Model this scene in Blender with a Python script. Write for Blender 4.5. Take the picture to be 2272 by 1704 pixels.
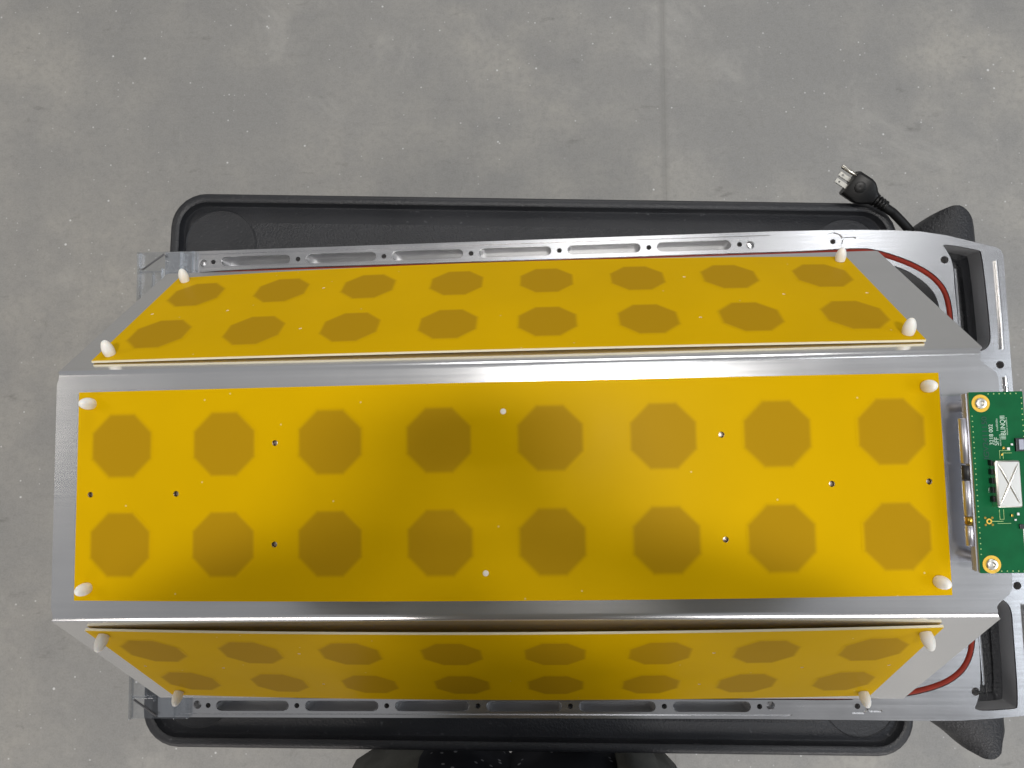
import bpy, bmesh, math, random
from mathutils import Vector, Matrix, geometry
random.seed(7)
for o in list(bpy.data.objects): bpy.data.objects.remove(o)
sc = bpy.context.scene
COL = sc.collection
H = 0.99                                   # height of the antenna face above the floor

# ------------------------------------------------------------------ camera
cam_d = bpy.data.cameras.new('Camera'); cam = bpy.data.objects.new('Camera', cam_d); COL.objects.link(cam)
cam_d.sensor_width = 36; cam_d.lens = 1512.25/2272*36; cam_d.clip_start = 0.02; cam_d.clip_end = 60
cam.matrix_world = Matrix(((0.9998, 0.0182, -0.0040, 0.0122),
                           (-0.0184, 0.9963, -0.0841, 0.0386),
                           (0.0025, 0.0841, 0.9965, 0.5616 + H),
                           (0, 0, 0, 1)))
sc.camera = cam
# ------------------------------------------------------------------ light
world = bpy.data.worlds.new('World'); sc.world = world; world.use_nodes = True
wb = world.node_tree.nodes['Background']
wb.inputs[0].default_value = (0.96, 0.97, 1.0, 1); wb.inputs[1].default_value = 0.22
def area(name, loc, sx, sy, power, col, tgt=None):
    l = bpy.data.lights.new(name, 'AREA'); l.shape = 'RECTANGLE'; l.size = sx; l.size_y = sy
    l.energy = power; l.color = col
    o = bpy.data.objects.new(name, l); COL.objects.link(o); o.location = loc
    if tgt is not None:
        o.rotation_euler = (Vector(tgt) - Vector(loc)).to_track_quat('-Z', 'Y').to_euler()
    return o
area('ceiling_light', (0.28, 1.20, 4.5), 0.9, 0.60, 3.4, (0.97, 0.98, 1.0))
area('ceiling_light', (1.75, 1.25, 4.5), 0.55, 0.40, 2.8, (0.95, 0.97, 1.0))
area('ceiling_light', (0.16, -0.05, 4.5), 0.6, 0.25, 62, (1.0, 0.97, 0.93))
area('fill_light', (0.6, 5.2, 3.0), 3.0, 1.4, 78, (1.0, 0.98, 0.95), (0, 0, .9))  # unseen fill light, added to brighten the slope on the far side
area('ceiling_light', (-5.2, 1.0, 4.5), 2.0, 2.4, 92, (1.0, 0.93, 0.83))
area('ceiling_light', (4.4, -0.8, 4.5), 2.6, 2.6, 108, (0.84, 0.91, 1.0))
area('fill_light', (-2.2, -4.9, 2.6), 2.6, 2.2, 82, (1.0, 0.93, 0.88), (0, 0, .9))  # added fill, no known source: lifts the left end of the near slope
area('fill_light', (2.4, -4.7, 2.6), 2.4, 2.2, 100, (1.0, 0.96, 0.93), (0, 0, .9))  # its partner, an added fill for the right end of the near slope
sc.view_settings.view_transform = 'Standard'; sc.view_settings.look = 'None'
sc.view_settings.gamma = 1; sc.view_settings.exposure = 0.05
sc.render.engine = 'CYCLES'

# ------------------------------------------------------------------ materials
def N(t, kind, **kw):
    n = t.nodes.new(kind)
    for k, v in kw.items(): setattr(n, k, v)
    return n
def mat(name, col, rough=0.5, metal=0.0, spec=0.5, bump=None, vary=None, rvary=None, coat=0.0, aniso=0.0, sss=0.0, brush=None):
    m = bpy.data.materials.new(name); m.use_nodes = True; t = m.node_tree
    b = t.nodes['Principled BSDF']
    b.inputs['Base Color'].default_value = (*col, 1); b.inputs['Roughness'].default_value = rough
    b.inputs['Metallic'].default_value = metal; b.inputs['Specular IOR Level'].default_value = spec
    if coat: b.inputs['Coat Weight'].default_value = coat; b.inputs['Coat Roughness'].default_value = 0.15
    if aniso: b.inputs['Anisotropic'].default_value = aniso
    if sss:
        b.inputs['Subsurface Weight'].default_value = sss; b.inputs['Subsurface Radius'].default_value = (.006, .005, .004)
    tc = N(t, 'ShaderNodeTexCoord')
    if bump:
        sc_, st, dist = bump
        nz = N(t, 'ShaderNodeTexNoise'); nz.inputs['Scale'].default_value = sc_; nz.inputs['Detail'].default_value = 6
        t.links.new(tc.outputs['Object'], nz.inputs['Vector'])
        bp = N(t, 'ShaderNodeBump'); bp.inputs['Strength'].default_value = st; bp.inputs['Distance'].default_value = dist
        t.links.new(nz.outputs['Fac'], bp.inputs['Height']); t.links.new(bp.outputs[0], b.inputs['Normal'])
    if vary:
        sc_, amt = vary
        nz = N(t, 'ShaderNodeTexNoise'); nz.inputs['Scale'].default_value = sc_; nz.inputs['Detail'].default_value = 5
        t.links.new(tc.outputs['Object'], nz.inputs['Vector'])
        mr = N(t, 'ShaderNodeMapRange'); mr.inputs['From Min'].default_value = .3; mr.inputs['From Max'].default_value = .7
        mr.inputs['To Min'].default_value = 1 - amt; mr.inputs['To Max'].default_value = 1 + amt
        t.links.new(nz.outputs['Fac'], mr.inputs['Value'])
        mx = N(t, 'ShaderNodeVectorMath', operation='SCALE'); mx.inputs[0].default_value = col
        t.links.new(mr.outputs[0], mx.inputs['Scale']); t.links.new(mx.outputs[0], b.inputs['Base Color'])
    if brush:
        mp = N(t, 'ShaderNodeMapping'); mp.inputs['Scale'].default_value = (4, 420, 420); t.links.new(tc.outputs['Object'], mp.inputs[0])
        nz = N(t, 'ShaderNodeTexNoise'); nz.inputs['Scale'].default_value = 1; nz.inputs['Detail'].default_value = 5; t.links.new(mp.outputs[0], nz.inputs['Vector'])
        ns = N(t, 'ShaderNodeTexNoise'); ns.inputs['Scale'].default_value = 16; ns.inputs['Detail'].default_value = 7; ns.inputs['Roughness'].default_value = .65; t.links.new(tc.outputs['Object'], ns.inputs['Vector'])
        ad = N(t, 'ShaderNodeMath', operation='ADD'); t.links.new(nz.outputs['Fac'], ad.inputs[0]); t.links.new(ns.outputs['Fac'], ad.inputs[1])
        mr = N(t, 'ShaderNodeMapRange'); mr.inputs['From Min'].default_value = .65; mr.inputs['From Max'].default_value = 1.35
        mr.inputs['To Min'].default_value = brush[0]; mr.inputs['To Max'].default_value = brush[1]
        t.links.new(ad.outputs[0], mr.inputs['Value']); t.links.new(mr.outputs[0], b.inputs['Roughness'])
        mc = N(t, 'ShaderNodeMapRange'); mc.inputs['From Min'].default_value = .65; mc.inputs['From Max'].default_value = 1.35; mc.inputs['To Min'].default_value = .965; mc.inputs['To Max'].default_value = 1.02
        t.links.new(ad.outputs[0], mc.inputs['Value']); vs_ = N(t, 'ShaderNodeVectorMath', operation='SCALE'); vs_.inputs[0].default_value = col
        t.links.new(mc.outputs[0], vs_.inputs['Scale']); t.links.new(vs_.outputs[0], b.inputs['Base Color'])
    if rvary:
        sc_, lo, hi = rvary
        nz = N(t, 'ShaderNodeTexNoise'); nz.inputs['Scale'].default_value = sc_; nz.inputs['Detail'].default_value = 4
        t.links.new(tc.outputs['Object'], nz.inputs['Vector'])
        mr = N(t, 'ShaderNodeMapRange'); mr.inputs['From Min'].default_value = .3; mr.inputs['From Max'].default_value = .7
        mr.inputs['To Min'].default_value = lo; mr.inputs['To Max'].default_value = hi
        t.links.new(nz.outputs['Fac'], mr.inputs['Value']); t.links.new(mr.outputs[0], b.inputs['Roughness'])
    return m

M = {}
M['reflector'] = mat('satin_sheet_aluminium', (.90, .905, .915), .2, .92, brush=(.17, .21))
M['frame'] = mat('milled_aluminium', (.78, .78, .79), .24, 1.0, brush=(.19, .28))
M['shaded_wall'] = mat('shaded_milled_aluminium', (.58, .58, .59), .58, 1.0)  # same aluminium as the frame, darkened: slot shade put into the colour
M['yellow'] = mat('yellow_laminate', (.605, .366, .001), .36, 0, .02, bump=(420, .02, .0003), vary=(7, .05), rvary=(8, .28, .42))
def dust(m, scale, col, frac):
    t = m.node_tree; b = t.nodes['Principled BSDF']; tc = N(t, 'ShaderNodeTexCoord')
    v = N(t, 'ShaderNodeTexVoronoi', voronoi_dimensions='2D'); v.inputs['Scale'].default_value = scale; t.links.new(tc.outputs['Object'], v.inputs['Vector'])
    sp = N(t, 'ShaderNodeSeparateColor'); t.links.new(v.outputs['Color'], sp.inputs[0])
    a = N(t, 'ShaderNodeMath', operation='LESS_THAN'); t.links.new(v.outputs['Distance'], a.inputs[0]); a.inputs[1].default_value = .035
    c = N(t, 'ShaderNodeMath', operation='LESS_THAN'); t.links.new(sp.outputs[0], c.inputs[0]); c.inputs[1].default_value = frac
    f = N(t, 'ShaderNodeMath', operation='MULTIPLY'); t.links.new(a.outputs[0], f.inputs[0]); t.links.new(c.outputs[0], f.inputs[1])
    f2 = N(t, 'ShaderNodeMath', operation='MULTIPLY'); t.links.new(f.outputs[0], f2.inputs[0]); f2.inputs[1].default_value = .45
    x = N(t, 'ShaderNodeMix', data_type='RGBA'); t.links.new(f2.outputs[0], x.inputs[0])
    l = b.inputs['Base Color'].links
    t.links.new(l[0].from_socket, x.inputs[6]); x.inputs[7].default_value = (*col, 1); t.links.new(x.outputs[2], b.inputs['Base Color'])
dust(M['yellow'], 45, (.75, .65, .35), .10)
M['cream'] = mat('cream_laminate_edge', (.78, .70, .48), .6)
M['nylon'] = mat('white_nylon', (.88, .86, .81), .38, sss=.35)
M['screw'] = mat('dull_screw_steel', (.42, .36, .30), .35, 1.0)
M['dark_hole'] = mat('near_black_bore', (.025, .02, .018), .6)
M['plug_white'] = mat('white_plastic_rivet', (.80, .74, .62), .45)
M['red_rubber'] = mat('red_silicone_rubber', (.20, .016, .006), .6, 0, .2, vary=(60, .15))
M['pcb'] = mat('green_solder_mask', (.002, .105, .034), .45, 0, .12, vary=(90, .12))
M['pcb_edge'] = mat('fibreglass_edge', (.30, .33, .16), .6)
M['silk'] = mat('white_silkscreen', (.55, .72, .60), .5)
M['silk_dark'] = mat('dark_green_lettering', (.003, .05, .035), .4)
M['gold'] = mat('yellow_gold_pad', (.80, .50, .06), .38, 0.3)
M['via'] = mat('tinned_via', (.42, .60, .24), .4, .3)
M['can'] = mat('tinned_shield', (.84, .82, .76), .30, 1.0)
M['chip'] = mat('black_chip', (.012, .013, .016), .4)
M['steel'] = mat('polished_steel', (.60, .60, .66), .36, 1.0)
M['brass'] = mat('brass', (.45, .30, .06), .3, 1.0)
M['label'] = mat('white_paper_label', (.80, .82, .80), .55)
M['seam'] = mat('grey_adhesive_seam', (.10, .10, .105), .6)
M['bracket'] = mat('grey_bracket', (.36, .37, .42), .45, .8)
M['rubber'] = mat('black_cord_rubber', (.007, .007, .007), .55, 0, .3, bump=(300, .05, .001))
M['plug'] = mat('black_plug_vinyl', (.004, .004, .004), .42, 0, .35)
M['prong'] = mat('nickel_prong', (.62, .60, .54), .3, 1.0)
M['jacket'] = mat('grey_jacket_cloth', (.12, .122, .112), .85, vary=(30, .2), bump=(60, .3, .004))
M['skin'] = mat('skin', (.42, .24, .17), .5, sss=.1)
M['hair'] = mat('dark_hair', (.02, .014, .01), .5)
M['shoe'] = mat('black_shoe_leather', (.012, .012, .013), .4)
M['camera_body'] = mat('black_camera_plastic', (.015, .015, .016), .4)

def mat_patch():
    # copper patch on the far side of the laminate, seen through it as a soft edged brown octagon
    m = bpy.data.materials.new('patch_seen_through_laminate'); m.use_nodes = True; t = m.node_tree
    b = t.nodes['Principled BSDF']; out = t.nodes['Material Output']
    b.inputs['Specular IOR Level'].default_value = .02; b.inputs['Roughness'].default_value = .35
    tc = N(t, 'ShaderNodeTexCoord'); ab = N(t, 'ShaderNodeVectorMath', operation='ABSOLUTE'); sp = N(t, 'ShaderNodeSeparateXYZ')
    t.links.new(tc.outputs['Object'], ab.inputs[0]); t.links.new(ab.outputs[0], sp.inputs[0])
    mx = N(t, 'ShaderNodeMath', operation='MAXIMUM'); t.links.new(sp.outputs[0], mx.inputs[0]); t.links.new(sp.outputs[1], mx.inputs[1])
    ad = N(t, 'ShaderNodeMath', operation='ADD'); t.links.new(sp.outputs[0], ad.inputs[0]); t.links.new(sp.outputs[1], ad.inputs[1])
    ml = N(t, 'ShaderNodeMath', operation='MULTIPLY'); ml.inputs[1].default_value = .70711; t.links.new(ad.outputs[0], ml.inputs[0])
    m2 = N(t, 'ShaderNodeMath', operation='MAXIMUM'); t.links.new(mx.outputs[0], m2.inputs[0]); t.links.new(ml.outputs[0], m2.inputs[1])
    mr = N(t, 'ShaderNodeMapRange', interpolation_type='SMOOTHSTEP')
    mr.inputs['From Min'].default_value = .0238; mr.inputs['From Max'].default_value = .0283
    mr.inputs['To Min'].default_value = 1; mr.inputs['To Max'].default_value = 0
    t.links.new(m2.outputs[0], mr.inputs['Value'])
    cm = N(t, 'ShaderNodeMix', data_type='RGBA'); t.links.new(mr.outputs[0], cm.inputs[0])
    cm.inputs[6].default_value = (.605, .366, .001, 1); cm.inputs[7].default_value = (.412, .238, .006, 1)
    t.links.new(cm.outputs[2], b.inputs['Base Color'])
    return m
M['patch'] = mat_patch()

def mat_film():
    m = bpy.data.materials.new('clear_plastic'); m.use_nodes = True; t = m.node_tree
    out = t.nodes['Material Output']; t.nodes.remove(t.nodes['Principled BSDF'])
    tr = N(t, 'ShaderNodeBsdfTransparent'); tr.inputs[0].default_value = (.93, .94, .95, 1)
    gl = N(t, 'ShaderNodeBsdfGlossy'); gl.inputs['Roughness'].default_value = .12; gl.inputs[0].default_value = (.9, .92, .95, 1)
    lw = N(t, 'ShaderNodeLayerWeight'); lw.inputs[0].default_value = .35
    mr = N(t, 'ShaderNodeMapRange'); mr.inputs['To Min'].default_value = .05; mr.inputs['To Max'].default_value = .6
    t.links.new(lw.outputs['Facing'], mr.inputs['Value'])
    ms = N(t, 'ShaderNodeMixShader'); t.links.new(mr.outputs[0], ms.inputs[0])
    t.links.new(tr.outputs[0], ms.inputs[1]); t.links.new(gl.outputs[0], ms.inputs[2]); t.links.new(ms.outputs[0], out.inputs['Surface'])
    return m
M['film'] = mat_film()

def mat_cart(name, peb):
    m = bpy.data.materials.new(name); m.use_nodes = True; t = m.node_tree; b = t.nodes['Principled BSDF']
    tc = N(t, 'ShaderNodeTexCoord')
    n1 = N(t, 'ShaderNodeTexNoise'); n1.inputs['Scale'].default_value = 9; n1.inputs['Detail'].default_value = 6
    n2 = N(t, 'ShaderNodeTexNoise'); n2.inputs['Scale'].default_value = 420; n2.inputs['Detail'].default_value = 3
    n3 = N(t, 'ShaderNodeTexNoise'); n3.inputs['Scale'].default_value = 150; n3.inputs['Detail'].default_value = 8
    for n in (n1, n2, n3): t.links.new(tc.outputs['Object'], n.inputs['Vector'])
    cr = N(t, 'ShaderNodeValToRGB'); e = cr.color_ramp.elements
    e[0].position = .35; e[0].color = (.014, .015, .018, 1); e[1].position = .72; e[1].color = (.024, .025, .029, 1)
    t.links.new(n1.outputs['Fac'], cr.inputs[0])
    dust = N(t, 'ShaderNodeMapRange'); dust.inputs['From Min'].default_value = .66; dust.inputs['From Max'].default_value = .82
    dust.inputs['To Max'].default_value = .5; t.links.new(n3.outputs['Fac'], dust.inputs['Value'])
    mx = N(t, 'ShaderNodeMix', data_type='RGBA'); t.links.new(dust.outputs[0], mx.inputs[0]); t.links.new(cr.outputs[0], mx.inputs[6])
    mx.inputs[7].default_value = (.16, .16, .17, 1)
    # fine pale scratches
    mp = N(t, 'ShaderNodeMapping'); mp.inputs['Scale'].default_value = (3, 40, 3); mp.inputs['Rotation'].default_value = (0, 0, 1.1)
    ns = N(t, 'ShaderNodeTexNoise'); ns.inputs['Scale'].default_value = 14; ns.inputs['Detail'].default_value = 2
    t.links.new(tc.outputs['Object'], mp.inputs[0]); t.links.new(mp.outputs[0], ns.inputs['Vector'])
    sr = N(t, 'ShaderNodeMapRange'); sr.inputs['From Min'].default_value = .72; sr.inputs['From Max'].default_value = .76; sr.inputs['To Max'].default_value = .35
    t.links.new(ns.outputs['Fac'], sr.inputs['Value'])
    mx2 = N(t, 'ShaderNodeMix', data_type='RGBA'); t.links.new(sr.outputs[0], mx2.inputs[0]); t.links.new(mx.outputs[2], mx2.inputs[6])
    mx2.inputs[7].default_value = (.12, .12, .13, 1)
    t.links.new(mx2.outputs[2], b.inputs['Base Color'])
    rr = N(t, 'ShaderNodeMapRange'); rr.inputs['To Min'].default_value = .34; rr.inputs['To Max'].default_value = .62
    t.links.new(n1.outputs['Fac'], rr.inputs['Value']); t.links.new(rr.outputs[0], b.inputs['Roughness'])
    bp = N(t, 'ShaderNodeBump'); bp.inputs['Strength'].default_value = peb; bp.inputs['Distance'].default_value = .002
    t.links.new(n2.outputs['Fac'], bp.inputs['Height']); t.links.new(bp.outputs[0], b.inputs['Normal'])
    return m
M['cart'] = mat_cart('black_moulded_plastic', .35)
M['cart_pebble'] = mat_cart('black_pebbled_plastic', .9)

def mat_trousers():
    m = mat('navy_speckled_cloth', (.016, .018, .028), .85, bump=(700, .3, .001)); t = m.node_tree; b = t.nodes['Principled BSDF']
    tc = N(t, 'ShaderNodeTexCoord'); v = N(t, 'ShaderNodeTexVoronoi'); v.inputs['Scale'].default_value = 60
    t.links.new(tc.outputs['Object'], v.inputs['Vector'])
    mr = N(t, 'ShaderNodeMapRange'); mr.inputs['From Min'].default_value = .10; mr.inputs['From Max'].default_value = .16
    mr.inputs['To Min'].default_value = 1; mr.inputs['To Max'].default_value = 0; t.links.new(v.outputs['Distance'], mr.inputs['Value'])
    mx = N(t, 'ShaderNodeMix', data_type='RGBA'); t.links.new(mr.outputs[0], mx.inputs[0])
    mx.inputs[6].default_value = (.016, .018, .028, 1); mx.inputs[7].default_value = (.35, .36, .40, 1)
    t.links.new(mx.outputs[2], b.inputs['Base Color']); return m
M['trousers'] = mat_trousers()

def mat_floor():
    m = bpy.data.materials.new('worn_concrete'); m.use_nodes = True; t = m.node_tree; b = t.nodes['Principled BSDF']
    tc = N(t, 'ShaderNodeTexCoord')
    def noise(s, d=8, r=.55, vec=None, dist=0):
        n = N(t, 'ShaderNodeTexNoise'); n.inputs['Scale'].default_value = s; n.inputs['Detail'].default_value = d
        n.inputs['Roughness'].default_value = r; n.inputs['Distortion'].default_value = dist
        t.links.new(vec or tc.outputs['Object'], n.inputs['Vector']); return n.outputs['Fac']
    def rng(v, a, c, lo=0, hi=1):
        r = N(t, 'ShaderNodeMapRange'); r.inputs['From Min'].default_value = a; r.inputs['From Max'].default_value = c
        r.inputs['To Min'].default_value = lo; r.inputs['To Max'].default_value = hi; t.links.new(v, r.inputs['Value']); return r.outputs[0]
    def mix(f, c1, c2):
        x = N(t, 'ShaderNodeMix', data_type='RGBA'); t.links.new(f, x.inputs[0])
        for i, c in ((6, c1), (7, c2)):
            if isinstance(c, tuple): x.inputs[i].default_value = (*c, 1)
            else: t.links.new(c, x.inputs[i])
        return x.outputs[2]
    def mulf(a, c):
        x = N(t, 'ShaderNodeMath', operation='MULTIPLY'); t.links.new(a, x.inputs[0])
        if isinstance(c, float): x.inputs[1].default_value = c
        else: t.links.new(c, x.inputs[1])
        return x.outputs[0]
    big = noise(1.7, 6, .62); mid = noise(6, 10, .62); fine = noise(70, 8, .7); grit = noise(260, 3, .7)
    c = mix(rng(big, .38, .62), (.245, .243, .235), (.345, .331, .300))
    c = mix(rng(mid, .38, .64), c, (.235, .233, .226))
    c = mix(mulf(rng(fine, .45, .72), .55), c, (.19, .187, .178))
    c = mix(mulf(rng(grit, .35, .75), .35), c, (.38, .375, .36))
    # scuffs: short dark streaks
    mp = N(t, 'ShaderNodeMapping'); mp.inputs['Scale'].default_value = (5, 13, 1); mp.inputs['Rotation'].default_value = (0, 0, -.75)
    t.links.new(tc.outputs['Object'], mp.inputs[0])
    c = mix(mulf(rng(noise(1.6, 9, .70, mp.outputs[0]), .62, .74), .6), c, (.11, .107, .10))
    c = mix(mulf(rng(noise(15, 6, .7, None, 1.0), .665, .76), .5), c, (.13, .126, .115))
    c = mix(mulf(rng(noise(3.2, 8, .72, None, .6), .56, .70), .5), c, (.40, .39, .365))
    # stain bleeding along the saw cut
    sp = N(t, 'ShaderNodeSeparateXYZ'); t.links.new(tc.outputs['Object'], sp.inputs[0])
    ln = N(t, 'ShaderNodeMath', operation='MULTIPLY_ADD'); ln.inputs[1].default_value = -0.0214; t.links.new(sp.outputs[1], ln.inputs[0]); t.links.new(sp.outputs[0], ln.inputs[2])
    df = N(t, 'ShaderNodeMath', operation='SUBTRACT'); df.inputs[1].default_value = 0.3721; t.links.new(ln.outputs[0], df.inputs[0])
    ab = N(t, 'ShaderNodeMath', operation='ABSOLUTE'); t.links.new(df.outputs[0], ab.inputs[0])
    c = mix(mulf(mulf(rng(ab.outputs[0], .003, .013, 1, 0), rng(mid, .2, .7, .5, 1)), .50), c, (.20, .196, .185))
    # paint specks and chips
    for s, th, amt in ((6, .020, .9), (11, .030, .85), (22, .050, .7), (40, .07, .5)):
        v = N(t, 'ShaderNodeTexVoronoi', voronoi_dimensions='2D'); v.inputs['Scale'].default_value = s
        t.links.new(tc.outputs['Object'], v.inputs['Vector'])
        sel = N(t, 'ShaderNodeSeparateColor'); t.links.new(v.outputs['Color'], sel.inputs[0])
        f = mulf(mulf(rng(v.outputs['Distance'], th*.6, th, 1, 0), rng(sel.outputs[0], .91, .92)), amt)
        c = mix(f, c, (.62, .62, .62))
    t.links.new(c, b.inputs['Base Color'])
    b.inputs['Roughness'].default_value = .62; b.inputs['Specular IOR Level'].default_value = .35
    bp = N(t, 'ShaderNodeBump'); bp.inputs['Strength'].default_value = .25; bp.inputs['Distance'].default_value = .002
    t.links.new(fine, bp.inputs['Height']); t.links.new(bp.outputs[0], b.inputs['Normal'])
    return m
M['floor'] = mat_floor()

# ------------------------------------------------------------------ helpers
WM = {}
def place(o, parent, m):
    WM[o.name] = m
    if parent is not None:
        o.parent = parent; o.matrix_parent_inverse = Matrix.Identity(4)
        o.matrix_basis = WM[parent.name].inverted() @ m
    else: o.matrix_basis = m
def mesh_of(bm, name, mats, smooth=None):
    me = bpy.data.meshes.new(name); bm.normal_update(); bm.to_mesh(me); bm.free()
    for m in mats: me.materials.append(M[m] if isinstance(m, str) else m)
    if smooth is not None:
        for p in me.polygons: p.use_smooth = True
        try: me.set_sharp_from_angle(angle=math.radians(smooth))
        except Exception: pass
    return me
def obj(name, data, mats=None, parent=None, m=None, smooth=None):
    if isinstance(data, bmesh.types.BMesh):
        data = mesh_of(data, name, mats if isinstance(mats, (list, tuple)) else [mats], smooth)
    o = bpy.data.objects.new(name, data); COL.objects.link(o)
    place(o, parent, m if m is not None else (WM[parent.name] if parent else Matrix.Identity(4)))
    return o
def tag(o, label, cat=None, group=None, kind=None):
    o['label'] = label
    if cat: o['category'] = cat
    if group: o['group'] = group
    if kind: o['kind'] = kind
    return o
def empty(name, m, label, cat, group=None):
    o = bpy.data.objects.new(name, None); o.empty_display_size = .05; COL.objects.link(o); place(o, None, m)
    return tag(o, label, cat, group)
def T(x, y, z): return Matrix.Translation((x, y, z))
def RX(a): return Matrix.Rotation(a, 4, 'X')
def RY(a): return Matrix.Rotation(a, 4, 'Y')
def RZ(a): return Matrix.Rotation(a, 4, 'Z')
def box(bm, x0, x1, y0, y1, z0, z1, bev=0, mi=0):
    r = bmesh.ops.create_cube(bm, size=1)
    vs = r['verts']
    bmesh.ops.scale(bm, vec=(x1-x0, y1-y0, z1-z0), verts=vs); bmesh.ops.translate(bm, vec=((x0+x1)/2, (y0+y1)/2, (z0+z1)/2), verts=vs)
    fs = set(f for v in vs for f in v.link_faces)
    for f in fs: f.material_index = mi
    if bev:
        es = set(e for v in vs for e in v.link_edges)
        bmesh.ops.bevel(bm, geom=list(es), offset=bev, segments=2, profile=.6, affect='EDGES')
def lathe(bm, prof, n=20, mi=0, cap=True):
    rings = []
    for r, z in prof:
        rings.append([bm.verts.new((r*math.cos(2*math.pi*i/n), r*math.sin(2*math.pi*i/n), z)) for i in range(n)])
    for a, b in zip(rings, rings[1:]):
        for i in range(n):
            f = bm.faces.new((a[i], a[(i+1) % n], b[(i+1) % n], b[i])); f.material_index = mi
    if cap:
        bm.faces.new(list(reversed(rings[0]))).material_index = mi; bm.faces.new(rings[-1]).material_index = mi
def tube(bm, pts, r, n=10, closed=False, cap=True):
    pts = [Vector(p) for p in pts]; rings = []; L = len(pts); up = Vector((0, 0, 1))
    for i, p in enumerate(pts):
        if closed: d = pts[(i+1) % L] - pts[i-1]
        else: d = pts[min(i+1, L-1)] - pts[max(i-1, 0)]
        d.normalize(); u = up if abs(d.dot(up)) < .95 else Vector((1, 0, 0))
        s = d.cross(u).normalized(); w = s.cross(d).normalized()
        rr = r[i] if isinstance(r, (list, tuple)) else r
        rings.append([bm.verts.new(p + rr*(s*math.cos(2*math.pi*k/n) + w*math.sin(2*math.pi*k/n))) for k in range(n)])
    rng = range(L) if closed else range(L-1)
    for i in rng:
        a, b = rings[i], rings[(i+1) % L]
        for k in range(n): bm.faces.new((a[k], b[k], b[(k+1) % n], a[(k+1) % n]))
    if cap and not closed: bm.faces.new(rings[0]); bm.faces.new(list(reversed(rings[-1])))
def smooth_path(p, it=3, closed=False):
    p = [Vector(q) for q in p]
    for _ in range(it):
        q = []; L = len(p)
        rg = range(L) if closed else range(L-1)
        if not closed: q.append(p[0])
        for i in rg:
            a, b = p[i], p[(i+1) % L]; q += [a*.75+b*.25, a*.25+b*.75]
        if not closed: q.append(p[-1])
        p = q
    return p
def inside(x, y, poly):
    c = False; n = len(poly); j = n-1
    for i in range(n):
        xi, yi = poly[i]; xj, yj = poly[j]
        if (yi > y) != (yj > y) and x < (xj-xi)*(y-yi)/(yj-yi)+xi: c = not c
        j = i
    return c
def anyin(x, y, ls): return any(inside(x, y, l) for l in ls)
def circ(cx, cy, r, n=14): return [(cx+r*math.cos(2*math.pi*i/n), cy+r*math.sin(2*math.pi*i/n)) for i in range(n)]
def stadium(x0, x1, y, r, n=7):
    p = [(x1-r+r*math.cos(a), y+r*math.sin(a)) for a in [(-.5+i/(n-1))*math.pi for i in range(n)]]
    return p + [(x0+r+r*math.cos(a), y+r*math.sin(a)) for a in [(.5+i/(n-1))*math.pi for i in range(n)]]
def rrect(x0, x1, y0, y1, r, n=6):
    out = []
    for cx, cy, a0 in ((x1-r, y1-r, 0), (x0+r, y1-r, .5), (x0+r, y0+r, 1), (x1-r, y0+r, 1.5)):
        for i in range(n): a = (a0+.5*i/(n-1))*math.pi; out.append((cx+r*math.cos(a), cy+r*math.sin(a)))
    return out
def cut_plate(bm, loops, keep, z1, z0, extra=(), zf=None, bottom=True, wall_mi=0, top_mi=0, bot_mi=None):
    """Flat plate cut by loops (2D polygons); keep(x, y) tells which triangles are material."""
    V = []; Ed = []
    for lp in loops:
        b = len(V); V += [Vector(p) for p in lp]; Ed += [(b+i, b+(i+1) % len(lp)) for i in range(len(lp))]
    V += [Vector(p) for p in extra]
    vs, es, fs, *_ = geometry.delaunay_2d_cdt(V, Ed, [], 0, 1e-6)
    tris = []
    for f in fs:
        cx = sum(vs[i][0] for i in f)/len(f); cy = sum(vs[i][1] for i in f)/len(f)
        if keep(cx, cy) and inside(cx, cy, loops[0]): tris.append(list(f))
    cnt = {}
    for f in tris:
        for i in range(len(f)):
            e = (f[i], f[(i+1) % len(f)]); cnt[e] = 1
    zz = zf or (lambda x, y: 0)
    top = {}; bot = {}
    def tv(i):
        if i not in top: top[i] = bm.verts.new((vs[i][0], vs[i][1], z1+zz(*vs[i])))
        return top[i]
    def bv(i):
        if i not in bot: bot[i] = bm.verts.new((vs[i][0], vs[i][1], z0+zz(*vs[i])))
        return bot[i]
    for f in tris:
        bm.faces.new([tv(i) for i in f]).material_index = top_mi
        if bottom: bm.faces.new([bv(i) for i in reversed(f)]).material_index = top_mi if bot_mi is None else bot_mi
    for (a, b) in cnt:
        if (b, a) not in cnt:
            bm.faces.new((tv(b), tv(a), bv(a), bv(b))).material_index = wall_mi

# device frame (the antenna unit lies tilted about three degrees, its right end on the cart's handle)
DEV = Matrix(((0.9984, -0.0008, -0.0573, 0), (0, 0.9999, -0.0143, 0), (0.0573, 0.0143, 0.9983, H), (0, 0, 0, 1)))

# ------------------------------------------------------------------ floor
def build_floor():
    bm = bmesh.new()
    X0, X1, Y0, Y1 = -4, 4, -4, 4; g = .0035; dp = .0005
    f = lambda y: 0.3721 + 0.0214*y
    prof = [(lambda y: X0, 0), (lambda y: f(y)-g, 0), (lambda y: f(y)-g*.6, -dp), (lambda y: f(y)+g*.6, -dp), (lambda y: f(y)+g, 0), (lambda y: X1, 0)]
    rows = [[bm.verts.new((fx(y), y, z)) for fx, z in prof] for y in (Y0, Y1)]
    for i in range(5): bm.faces.new((rows[0][i], rows[0][i+1], rows[1][i+1], rows[1][i]))
    o = obj('floor', bm, 'floor'); o['kind'] = 'structure'; o['label'] = 'worn grey concrete floor with one straight saw-cut joint'
    return o
build_floor()

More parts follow.
